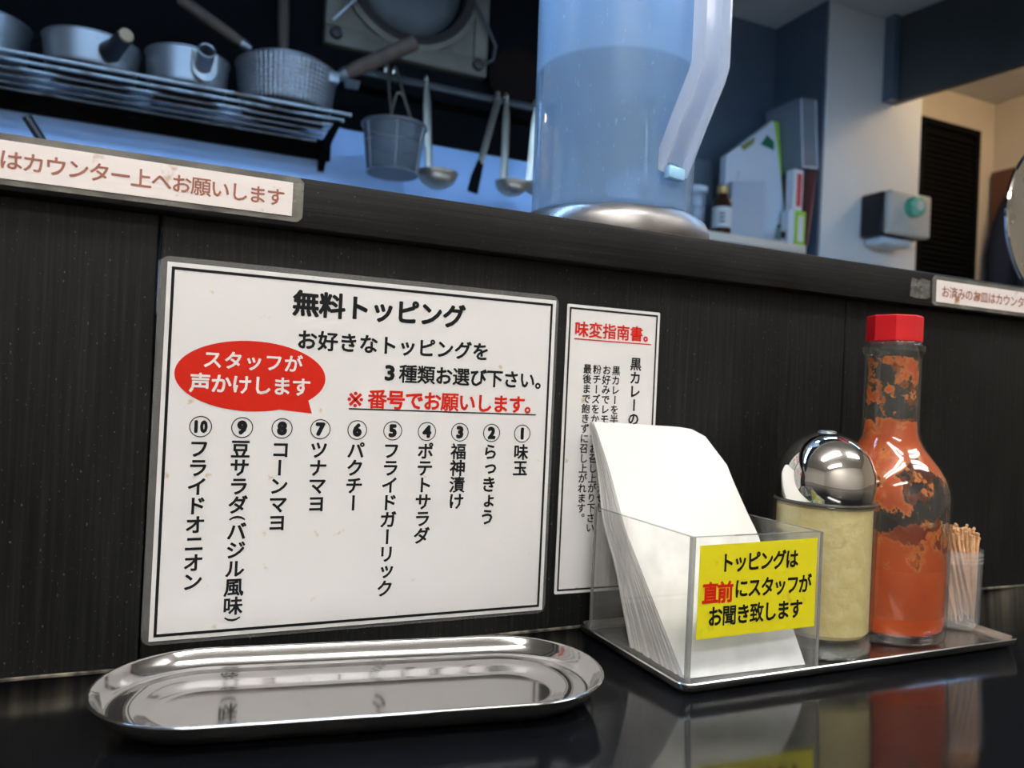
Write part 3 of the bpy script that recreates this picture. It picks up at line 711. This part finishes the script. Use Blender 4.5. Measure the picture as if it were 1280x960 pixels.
b = B(); box(b, .064, .084, -.062, -.040, .056, .078, .004); obj('handle_socket', b, 'alum', pa, rot if False else True).rotation_euler = (0, 0, 0)
handle(pa, (.083, -.050, .072), (.2080, -.112, .140), .0130)
pb = thing('nested_saucepan', 'saucepan stacked in the hammered saucepan, its wooden handle rising upright', 'saucepan', (.176, .987, PZ+.012))
b = B(); pot_body(b, .0800, .0700, .074); obj('body', b, 'alum', pb)
b = B(); prism(b, [(-.012, .066), (.012, .066), (.016, .082), (-.016, .082)], 1, -.086, -.078); obj('spout', b, 'alum_clean', pb, False).location = (.118, .085, -.002)
handle(pb, (.002, .070, .068), (-.004, .082, .255), .0100, .066)
pc = thing('small_nested_saucepan', 'small saucepan stacked topmost, its long wooden handle pointing up to the left', 'saucepan', (.176, .987, PZ+.022))
b = B(); pot_body(b, .0690, .0620, .072); obj('body', b, 'alum', pc)
handle(pc, (-.066, -.020, .078), (-.185, -.030, .135), .010)
pd = thing('socket_saucepan', 'grey saucepan with an empty round handle socket, second from the right on the rack', 'saucepan', (.0105, .985, PZ))
b = B(); pot_body(b, .0670, .062, .066); obj('body', b, 'alum', pd)
b = B(); prism(b, [(x*1.0+.0, z) for x, z in [(.020*math.cos(a), .034+.022*math.sin(a)) for a in [PI+PI*k/12 for k in range(13)]]+[(.020, .060), (-.020, .060)]], 1, -.0705, -.060); pdp = obj('socket_plate', b, mottled('worn bright aluminium', (.50, .46, .38), (.34, .34, .34), 40, rough=.4, metal=.7), pd)
pdp.rotation_euler = (0, 0, math.radians(14)); pdp.location = (.008, 0, 0)
b = B(); d = Vector((.12, -1, .36)).normalized(); q = d.to_track_quat('Z', 'Y').to_matrix().to_4x4()
lathe(b, [(.0105, 0), (.0135, 0), (.0142, .040), (.0128, .041), (.0112, .040), (.0105, .004)], 32, close=True)
lathe(b, [(0, .003), (.0106, .003), (.0106, .004), (0, .004)], 32)
bmesh.ops.transform(b, matrix=Matrix.Translation((.022, -.066, .036)) @ q, verts=b.verts); obj('handle_socket', b, 'alum_clean', pd)
pe = thing('dark_saucepan', 'dark grey saucepan with a black handle ending in pale wood, third from the right', 'saucepan', (-.135, .985, PZ))
b = B(); pot_body(b, .072, .066, .058); obj('body', b, 'alum', pe)
b = B(); tube(b, [(.030, -.064, .030), (.040, -.082, .034), (.055, -.118, .040)], .013, 16, radii=[.017, .014, .0125]); hd2 = obj('handle', b, 'black', pe)
b = B(); d = Vector((.015, -.036, .006)).normalized(); tube(b, [Vector((.055, -.118, .040))+d*.0002, Vector((.055, -.118, .040))+d*.004], .0105, 16); obj('handle_end', b, 'woodtip', hd2)
pf = thing('left_saucepan', 'pale aluminium saucepan cut by the left edge of the picture', 'saucepan', (-.300, .985, PZ))
b = B(); pot_body(b, .078, .073, .060); obj('body', b, 'alum_clean', pf)
handle(pf, (-.078, -.01, .05), (-.22, -.02, .085), .0115)

# ------------------------------------------------------------------ exhaust fan on the wall
fn = thing('exhaust_fan', 'square grimy beige exhaust fan on the dark wall above the ladles', 'fan', (.425, 1.0995, 1.000))
b = B()
for (x0, x1, z0, z1) in ((-.172, .172, -.172, -.135), (-.172, .172, .135, .172), (-.172, -.140, -.135, .135), (.140, .172, -.135, .135)): box(b, x0, x1, -.030, 0, z0, z1, .004)
lathe_b = B()
obj('frame', b, 'fan', fn)
b = B(); prof = [(.150, -.024), (.150, -.032), (.138, -.034), (.124, -.020), (.124, -.010)]
lathe(b, [(r, z) for r, z in prof], 64)
sq = [(.142*math.copysign(min(1, abs(math.cos(t))*1.414), math.cos(t)), .142*math.copysign(min(1, abs(math.sin(t))*1.414), math.sin(t))) for t in [2*PI*k/64 for k in range(64)]]
v0 = [b.verts.new((x, z, -.024)) for x, z in sq]; v1 = [b.verts.new((.150*.93*math.cos(2*PI*k/64), .150*.93*math.sin(2*PI*k/64), -.0235)) for k in range(64)]
for k in range(64): b.faces.new((v0[k], v0[(k+1) % 64], v1[(k+1) % 64], v1[k]))
for v in b.verts: v.co = Vector((v.co.x, v.co.z, v.co.y))
obj('face_plate', b, 'fan', fn, True, 40)
b = B(); lathe(b, [(.138, -.036), (.134, -.040), (.120, -.034), (.118, -.012), (.124, -.010)], 64, close=True)
for v in b.verts: v.co = Vector((v.co.x, v.co.z, v.co.y))
obj('opening_ring', b, 'fandark', fn, True, 40)
b = B(); lathe(b, [(0, -.034), (.02, -.035), (.07, -.028), (.108, -.012), (.117, -.002), (0, -.002)], 64)
for v in b.verts: v.co = Vector((v.co.x, v.co.z, v.co.y))
obj('guard_dome', b, 'fangrey', fn, True, 40)
b = B(); box(b, -.028, .062, -.060, -.034, .030, .058, .006); obj('motor_cover', b, 'fan', fn)
b = B(); tube(b, [(-.158, -.036, -.128), (-.12, -.05, -.085), (-.06, -.055, -.02), (.0, -.05, .06)], .0028, 8); obj('pull_cord', b, 'alum_clean', fn)
b = B(); tube(b, [(.115, -.04, .05), (.135, -.04, -.02), (.165, -.04, -.07), (.185, -.04, -.105), (.180, -.04, -.135), (.160, -.038, -.150)], .0035, 8); obj('power_cord', b, 'fangrey', fn)
for sx in (-1, 1):
    b = B(); lathe(b, [(0, -.040), (.010, -.038), (.013, -.030), (.0, -.030)], 20)
    for v in b.verts: v.co = Vector((v.co.x+sx*.150, v.co.z, v.co.y-.150))
    obj('corner_screw', b, 'fandark', fn)
# ------------------------------------------------------------------ hanging rail with strainer and ladles
BY, BZ = 1.02, .765
hr = thing('hanging_rail', 'thin steel rail under the exhaust fan with ladles hung from it', 'rail', (0, 0, 0))
b = B(); box(b, .29, .93, BY-.004, BY+.004, BZ-.008, BZ+.008, .003); obj('bar', b, 'dimsteel', hr)
for x in (.31, .90):
    b = B(); box(b, x-.008, x+.008, BY+.0042, 1.0995, BZ-.008, BZ+.008, .002); obj('wall_arm', b, 'near_black', hr)
# noodle strainer
sx_, sz0, sz1 = .370, .557, .646
st = thing('noodle_strainer', 'deep wire mesh noodle strainer hanging by its looped handle, left of the ladle', 'strainer', (sx_, BY-.070, sz0))
hgt = sz1-sz0
b = B(); lathe(b, [(0, 0), (.046, .0), (.0485, .003), (.0535, .05), (.0585, hgt)], 48); lathe(b, [(.0575, hgt), (.0525, .05), (.0475, .004), (0, .002)], 48); obj('mesh_basket', b, 'mesh', st)
for r, z, t in ((.0590, hgt, .0032), (.0535, .055, .0014), (.0478, .001, .0018)):
    b = B(); tube(b, [(r*math.cos(2*PI*k/48), r*math.sin(2*PI*k/48), z) for k in range(48)], t, 8, True); obj('hoop', b, 'alum_clean', st)
for k in range(6):
    a = 2*PI*k/6+.35; b = B(); tube(b, [(.048*math.cos(a), .048*math.sin(a), .001), (.0540*math.cos(a), .0540*math.sin(a), .055), (.0592*math.cos(a), .0592*math.sin(a), hgt)], .0012, 6); obj('rib', b, 'alum_clean', st)
b = B(); hz = BZ-sz0+.020
for xa, xb in ((-.020, -.004), (.016, .012)):
    tube(b, [(xa, -.054, hgt), (xa, -.050, hgt+.006), (xa*.7+xb*.3, -.015, hgt+.045), (xa*.3+xb*.7, .030, hz-.035), (xb, .058, hz-.004), (xb, .064, hz), (xb, .074, hz), (xb, .077, hz-.012)], .0026, 8)
tube(b, [(-.020, -.050, hgt+.004), (-.010, -.030, hgt+.040), (-.004, -.022, hgt+.056), (.003, -.022, hgt+.058), (.009, -.024, hgt+.050), (.016, -.050, hgt+.004)], .0022, 8)
obj('handle', b, 'ladle', st)
# ladles
def ladle(label, hx, hz_, bx_, bz_, r, y, turn=0, tw=.0085):
    t = thing('soup_ladle', label, 'ladle', (bx_, y, bz_), 0, 'ladles on the rail')
    b = B(); prof = []
    for k in range(13): a = PI/2*k/12; prof.append((r*math.sin(a), -r*.78*math.cos(a)))
    prof += [(r+.0012, .001), (r-.0012, .001)]
    for k in range(12, -1, -1): a = PI/2*k/12; prof.append(((r-.0014)*math.sin(a), -(r*.78-.0014)*math.cos(a)))
    lathe(b, prof, 40); obj('bowl', b, 'ladle', t)
    b = B(); top = Vector((hx-bx_, 0, hz_-bz_)); p0 = Vector((0 if abs(top.x) < .05 else .0, r*.93, -.006)); p0 = Vector((-r*.15, r*.90, -.008))
    end = Vector((top.x, BY-.0075-y, top.z))
    mid = [p0, p0+Vector((0, .003, .02)), p0.lerp(end, .45)+Vector((0, 0, 0)), p0.lerp(end, .8), end]
    tube(b, mid, tw, 10, flat=.32, flat_dir=Vector((1, 0, 0)), radii=[tw*.85, tw, tw, tw*.95, tw*.55]); obj('handle', b, 'ladle', t)
    b = B(); tube(b, [end+Vector((0, -.001, -.002)), end+Vector((0, -.002, .010)), end+Vector((0, .006, .017)), end+Vector((0, .0125, .013)), end+Vector((0, .0135, .002))], .0022, 8); obj('hook', b, 'ladle', t)
    return t
ladle('bright steel ladle hanging right of the noodle strainer, bowl towards us', .447, .765, .4640, .578, .0390, .967)
ladle('dark ladle hanging left of the water pitcher with a slanted pale handle', .622, .765, .622, .582, .034, .965)
ladle('small ladle half hidden behind the left side of the water pitcher', .690, .765, .694, .598, .030, 1.0)
tn = thing('cooking_tongs', 'long slanted steel turner hanging beside the dark ladle', 'turner', (.596, .99, .765))
b = B(); e = Vector((-.040, -.012, -.150)); tube(b, [Vector((.006, .0205, .000)), Vector((-.010, .004, -.045)), e], .007, 10, flat=.35, flat_dir=Vector((1, 0, 0))); obj('handle', b, 'ladle', tn)
b = B(); tube(b, [e+Vector((.001, 0, .004)), e+Vector((-.008, 0, -.03)), e+Vector((-.014, 0, -.060))], .009, 10, flat=.3, flat_dir=Vector((1, 0, 0)), radii=[.007, .011, .012]); obj('blade', b, 'near_black', tn)
b = B(); tube(b, [Vector((.006, .0185, -.002)), Vector((.006, .0185, .012)), Vector((.006, .030, .0175)), Vector((.006, .0395, .008))], .0022, 8); obj('hook', b, 'ladle', tn)
tn.name = 'steel_turner'
# dark round lid hanging at the rail
ld = thing('dark_pot_lid', 'dark brown round lid hanging at the right of the exhaust fan', 'lid', (.668, 1.062, .838))
b = B(); lathe(b, [(0, -.012), (.05, -.010), (.066, -.004), (.070, .0), (.066, .004), (0, .004)], 48)
for v in b.verts: v.co = Vector((v.co.x, v.co.z, v.co.y))
obj('disc', b, mottled('charred brown wood', (.012, .006, .004), (.008, .005, .004), 14, rough=.9, spec=.1), ld)
b = B(); tube(b, [(0, .004, .05), (0, .020, .055), (0, .0370, .056)], .004, 8); obj('wall_hook', b, 'near_black', ld)
# black utensil sticking up on the worktop
ut = thing('black_utensil', 'black utensil handle leaning up over the ledge at the far left', 'utensil', (-.140, .80, .2155))
b = B(); lathe(b, [(0, 0), (.05, 0), (.055, .01), (.058, .16), (.055, .16), (.05, .012), (0, .010)], 32); hol = obj('utensil_pot', b, 'alum', None, loc=(-.062, .80, .2155)); tag(hol, 'steel utensil pot hidden low behind the ledge at the left', 'pot')
b = B(); tube(b, [(.093, 0, .016), (.03, -.005, .17), (-.050, -.005, .2920)], .0062, 12); obj('handle', b, 'black', ut)
b = B(); tube(b, [(-.0503, -.005, .2925), (-.0530, -.005, .2965)], .0066, 12); obj('end_cap', b, 'black', ut)

# ================================================================== NICHE SHELF
SZ = .640
b = B(); box(b, .96, 1.742, 1.300, 1.519, SZ-.026, SZ, .003); sh = tag(obj('niche_shelf', b, 'shelfwhite'), 'cream shelf board in the niche left of the white column', 'shelf')
def nb(name, label, cat, loc, rz=0, group=None): return thing(name, label, cat, loc, rz, group)
t = nb('tonic_bottle', 'small brown glass bottle with a white label and gold cap on the niche shelf', 'bottle', (1.440, 1.325, SZ))
b = B(); lathe(b, [(0, 0), (.026, 0), (.0275, .003), (.0275, .088), (.023, .102), (.015, .108), (.0145, .116), (0, .116)], 32); obj('glass_body', b, 'amber', t)
b = B(); lathe(b, [(.0278, .016), (.0281, .017), (.0281, .074), (.0278, .075)], 32); obj('label', b, 'labelwhite', t)
b = B()
for k in range(3): rect(b, -.008, .008, .052-k*.011, .057-k*.011, -.0283)
obj('label_print', b, 'ink', t, False, fix=False).rotation_euler = (0, 0, math.radians(-35))
b = B(); lathe(b, [(0, .1165), (.0158, .1165), (.0165, .118), (.0165, .138), (.014, .140), (0, .140)], 28); obj('cap', b, 'goldcap', t)
t = nb('white_cup', 'pale plastic cup standing on the niche shelf left of the brown bottle', 'cup', (1.372, 1.36, SZ))
b = B(); lathe(b, [(0, 0), (.026, 0), (.030, .10), (.032, .13), (.030, .13), (.025, .004), (0, .004)], 32); obj('body', b, 'clearbox', t)
b = B(); lathe(b, [(.0316, .118), (.0335, .119), (.0338, .132), (.0316, .133)], 32, close=True); obj('rim', b, 'filewhite', t)
# clear clipboard with black clip, behind
t = nb('clear_document_case', 'cloudy document case with a black clip leaning at the back of the niche shelf', 'case', (1.455, 1.47, SZ))
b = B(); box(b, -.090, .075, -.004, .004, 0, .27, .002, 1, rot=Matrix.Rotation(math.radians(-6), 4, 'X')); obj('sheet', b, 'clearbox', t)
b = B(); box(b, -.060, -.040, -.016, -.004, .235, .255, .003, 1, rot=Matrix.Rotation(math.radians(-6), 4, 'X')); obj('clip', b, 'black', t)
b = B(); box(b, -.02, .03, -.0055, -.0042, .12, .18, .0004, 1, rot=Matrix.Rotation(math.radians(-6), 4, 'X')); obj('card', b, 'filegrey', t)
# file holder with the white board
t = nb('white_file', 'tall white file with a green tab standing in the middle of the niche shelf', 'file', (1.582, 1.375, SZ), math.radians(0))
b = B(); prism(b, [(-.105, .0), (.146, .0), (.144, .03), (.072, .372), (.062, .376), (-.105, .245)], 1, -.012, .012); obj('cover', b, 'filewhite', t, False)
b = B(); prism(b, [(.022, .300), (.045, .332), (.072, .316), (.074, .290)], 1, -.0135, -.0122); obj('green_tab', b, 'green', t, False)
b = B(); prism(b, [(-.055, .281), (.000, .318), (-.006, .296), (-.040, .270)], 1, -.0135, -.0122); obj('olive_tab', b, mat('olive tab', (.22, .26, .06), rough=.6), t, False)
b = B(); prism(b, [(.090, .022), (.124, .022), (.120, .068), (.100, .068)], 1, -.0135, -.0122); obj('lower_tab', b, 'green', t, False)
t = nb('grey_file_sleeve', 'pale grey file sleeve standing in front of the white file', 'file', (1.535, 1.340, SZ))
b = B(); prism(b, [(-.060, 0), (.066, 0), (.062, .180), (-.058, .160)], 1, -.010, .010); obj('cover', b, 'filegrey', t, False)
t = nb('white_pen', 'white pen case leaning between the brown bottle and the files', 'pen case', (1.497, 1.365, SZ))
b = B(); box(b, -.009, .009, -.005, .005, .002, .21, .003, 1, rot=Matrix.Rotation(math.radians(10), 4, 'Y')); obj('body', b, 'filewhite', t)
b = B(); box(b, -.006, .006, -.0062, -.0052, .12, .15, .0004, 1, rot=Matrix.Rotation(math.radians(10), 4, 'Y')); obj('print', b, 'boxred', t)
t = nb('lime_folder', 'lime green folder leaning right of the white file', 'folder', (1.686, 1.394, SZ))
b = B(); prism(b, [(.046, 0), (.062, 0), (.060, .04), (.010, .392), (-.016, .392), (.042, .03)], 1, -.003, .012); obj('cover', b, 'lime', t, False)
t = nb('clear_small_cube', 'tiny clear container at the foot of the white file', 'container', (1.652, 1.315, SZ))
b = B(); box(b, -.018, .018, -.012, .012, 0, .042, .003); obj('body', b, 'clearbox', t)
b = B(); box(b, -.009, .009, -.0128, -.0122, .010, .032, .0002, 1); obj('print', b, 'ink', t)
t = nb('red_white_carton', 'white carton with red print on top of the white block on the niche shelf', 'carton', (1.712, 1.335, SZ+.105))
b = B(); box(b, -.016, .022, -.02, .014, 0, .125, .002, 1); obj('carton', b, 'boxwhite', t)
b = B(); box(b, -.004, .015, -.0208, -.0202, .012, .112, .0002, 1); obj('red_print', b, 'boxred', t)
t = nb('white_block', 'pale carton on the niche shelf, under the red printed one', 'carton', (1.695, 1.335, SZ))
b = B(); box(b, -.012, .012, -.02, .014, 0, .1045, .002, 1); obj('carton', b, 'filewhite', t)
t = nb('green_white_carton', 'narrow green and white carton at the right end of the niche shelf', 'carton', (1.722, 1.335, SZ))
b = B(); box(b, -.0145, .026, -.022, .03, 0, .1045, .002, 1); obj('carton', b, 'lime', t)
b = B(); box(b, -.004, .016, -.0228, -.0222, .012, .090, .0002, 1); obj('white_print', b, 'boxwhite', t)
t = nb('red_brown_book', 'thin red brown book leaning at the very right of the niche shelf', 'book', (1.751, 1.36, SZ-.027))
b = B(); prism(b, [(.0, .028), (.006, .028), (.032, .265), (.026, .265)], 1, -.05, .08); obj('cover', b, 'bookred', t, False)
b = B(); prism(b, [(.0065, .03), (.0105, .03), (.0345, .25), (.0325, .258)], 1, -.045, .08); obj('pages', b, 'black', t, False)
t = nb('clear_storage_box', 'cloudy clear storage box on top of the cartons beside the column', 'box', (1.752, 1.385, .8785))
b = B(); m_ = Matrix.Rotation(math.radians(-5), 4, 'Y')
box(b, -.030, -.027, -.075, .075, 0, .205); box(b, .0265, .0295, -.075, .075, 0, .205); box(b, -.027, .0265, -.075, -.072, 0, .205); box(b, -.027, .0265, .072, .075, 0, .205); box(b, -.027, .0265, -.072, .072, 0, .004)
bmesh.ops.transform(b, matrix=m_, verts=b.verts); obj('body', b, 'clearbox', t, False)
b = B(); box(b, -.032, .0315, -.077, .077, .2055, .2115, .002, 1); bmesh.ops.transform(b, matrix=m_, verts=b.verts); obj('lid', b, 'clearbox', t)
b = B()
for x in (-.0305, .0285): box(b, x, x+.0035, -.0765, -.0735, 0, .205)
box(b, -.030, .0295, -.0765, -.0735, -.0005, .004); bmesh.ops.transform(b, matrix=m_, verts=b.verts); obj('moulded_edge', b, 'filewhite', t, False)
# ------------------------------------------------------------------ wall box on the column
t = thing('wall_dispenser', 'black wall box with a beige face and a green knob on the white column', 'dispenser', (2.05, 1.2995, .755))
b = B(); box(b, -.095, .085, -.085, 0, -.066, .066, .008, 3); obj('case', b, 'black', t)
b = B(); box(b, -.094, .086, -.110, -.085, -.066, .066, .009, 3); obj('face_plate', b, 'dispface', t)
b = B(); tube(b, [(-.004, -.110, .020), (-.004, -.125, .020), (-.004, -.137, .020), (-.004, -.140, .020)], .030, 28, radii=[.030, .032, .030, .026]); kn = obj('green_knob', b, 'knob', t, True, 50)
b = B(); tube(b, [(-.004, -.1402, .020), (-.004, -.1425, .020)], .015, 20); obj('knob_label', b, 'labelwhite', kn)
b = B(); box(b, -.080, .050, -.075, -.004, -.092, -.067, .010, 3); obj('drip_tray', b, 'filewhite', t)
# ------------------------------------------------------------------ louvre in the passage
t = thing('louvre_panel', 'black louvred panel on the cream passage wall right of the column', 'louvre', (2.73, 1.5795, .60))
b = B(); z1 = .665
for (x0, x1, q0, q1) in ((-.19, -.165, -.02, z1), (.120, .145, -.02, z1), (-.165, .120, z1-.025, z1), (-.165, .120, -.02, .005)): box(b, x0, x1, -.020, 0, q0, q1, .002, 1)
obj('frame', b, 'slat', t)
for k in range(30):
    z = .010+k*.0205; b = B(); prism(b, [(-.017, z), (-.013, z), (-.003, z+.017), (-.007, z+.017)], 0, -.165, .120); obj('slat', b, 'slat', t, False)
b = B(); box(b, -.165, .120, -.0025, -.0002, .005, z1-.025); obj('back_plate', b, 'slat', t, False)
# brown door on the right wall
dr_ = bpy.data.objects.new('door_1', None); C.objects.link(dr_); dr_['kind'] = 'structure'; dr_.location = (2.9795, 1.22, -1.0)
b = B(); box(b, -.03, 0, .26, .345, 0, 2.115, .003); box(b, -.03, 0, -.70, -.62, 0, 2.115, .003); box(b, -.03, 0, -.62, .26, 2.03, 2.115, .003); struct('frame', b, 'doorbrown', dr_)
b = B(); box(b, -.012, 0, -.62, .26, 0, 2.03); struct('leaf', b, 'doorbrown', dr_)
# navy cloth hung in front of the door
t = thing('navy_cloth', 'dark navy cloth hanging before the brown door at the right', 'cloth', (2.925, 1.28, 0))
b = B(); NU, NV = 40, 30; gr = []
for j in range(NV+1):
    z = -.6+1.72*j/NV; row = []
    for i in range(NU+1):
        u = i/NU; hw = .262 if z < .72 else .262*math.sqrt(max(.0, 1-((z-.72)/.40)**2))+.006
        row.append((z, u, hw))
    gr.append(row)
for s in (0, 1):
    pass
F = [[b.verts.new((-.020-.014*math.sin(u*9*PI)*(1-.4*j/NV), (u-.5)*2*hw, z)) for (z, u, hw) in row] for j, row in enumerate(gr)]
K2 = [[b.verts.new((.006-.014*math.sin(u*9*PI)*(1-.4*j/NV), (u-.5)*2*hw, z)) for (z, u, hw) in row] for j, row in enumerate(gr)]
for j in range(NV):
    for i in range(NU):
        b.faces.new((F[j][i], F[j][i+1], F[j+1][i+1], F[j+1][i])); b.faces.new((K2[j][i], K2[j+1][i], K2[j+1][i+1], K2[j][i+1]))
    b.faces.new((F[j][0], F[j+1][0], K2[j+1][0], K2[j][0])); b.faces.new((F[j][NU], K2[j][NU], K2[j+1][NU], F[j+1][NU]))
for i in range(NU): b.faces.new((F[NV][i], F[NV][i+1], K2[NV][i+1], K2[NV][i])); b.faces.new((F[0][i], K2[0][i], K2[0][i+1], F[0][i+1]))
obj('cloth', b, 'navy', t, True, 60)
b = B(); tube(b, [(.0, 0, 1.118), (.03, 0, 1.125), (.046, 0, 1.125)], .006, 10); obj('hook', b, 'black', t)
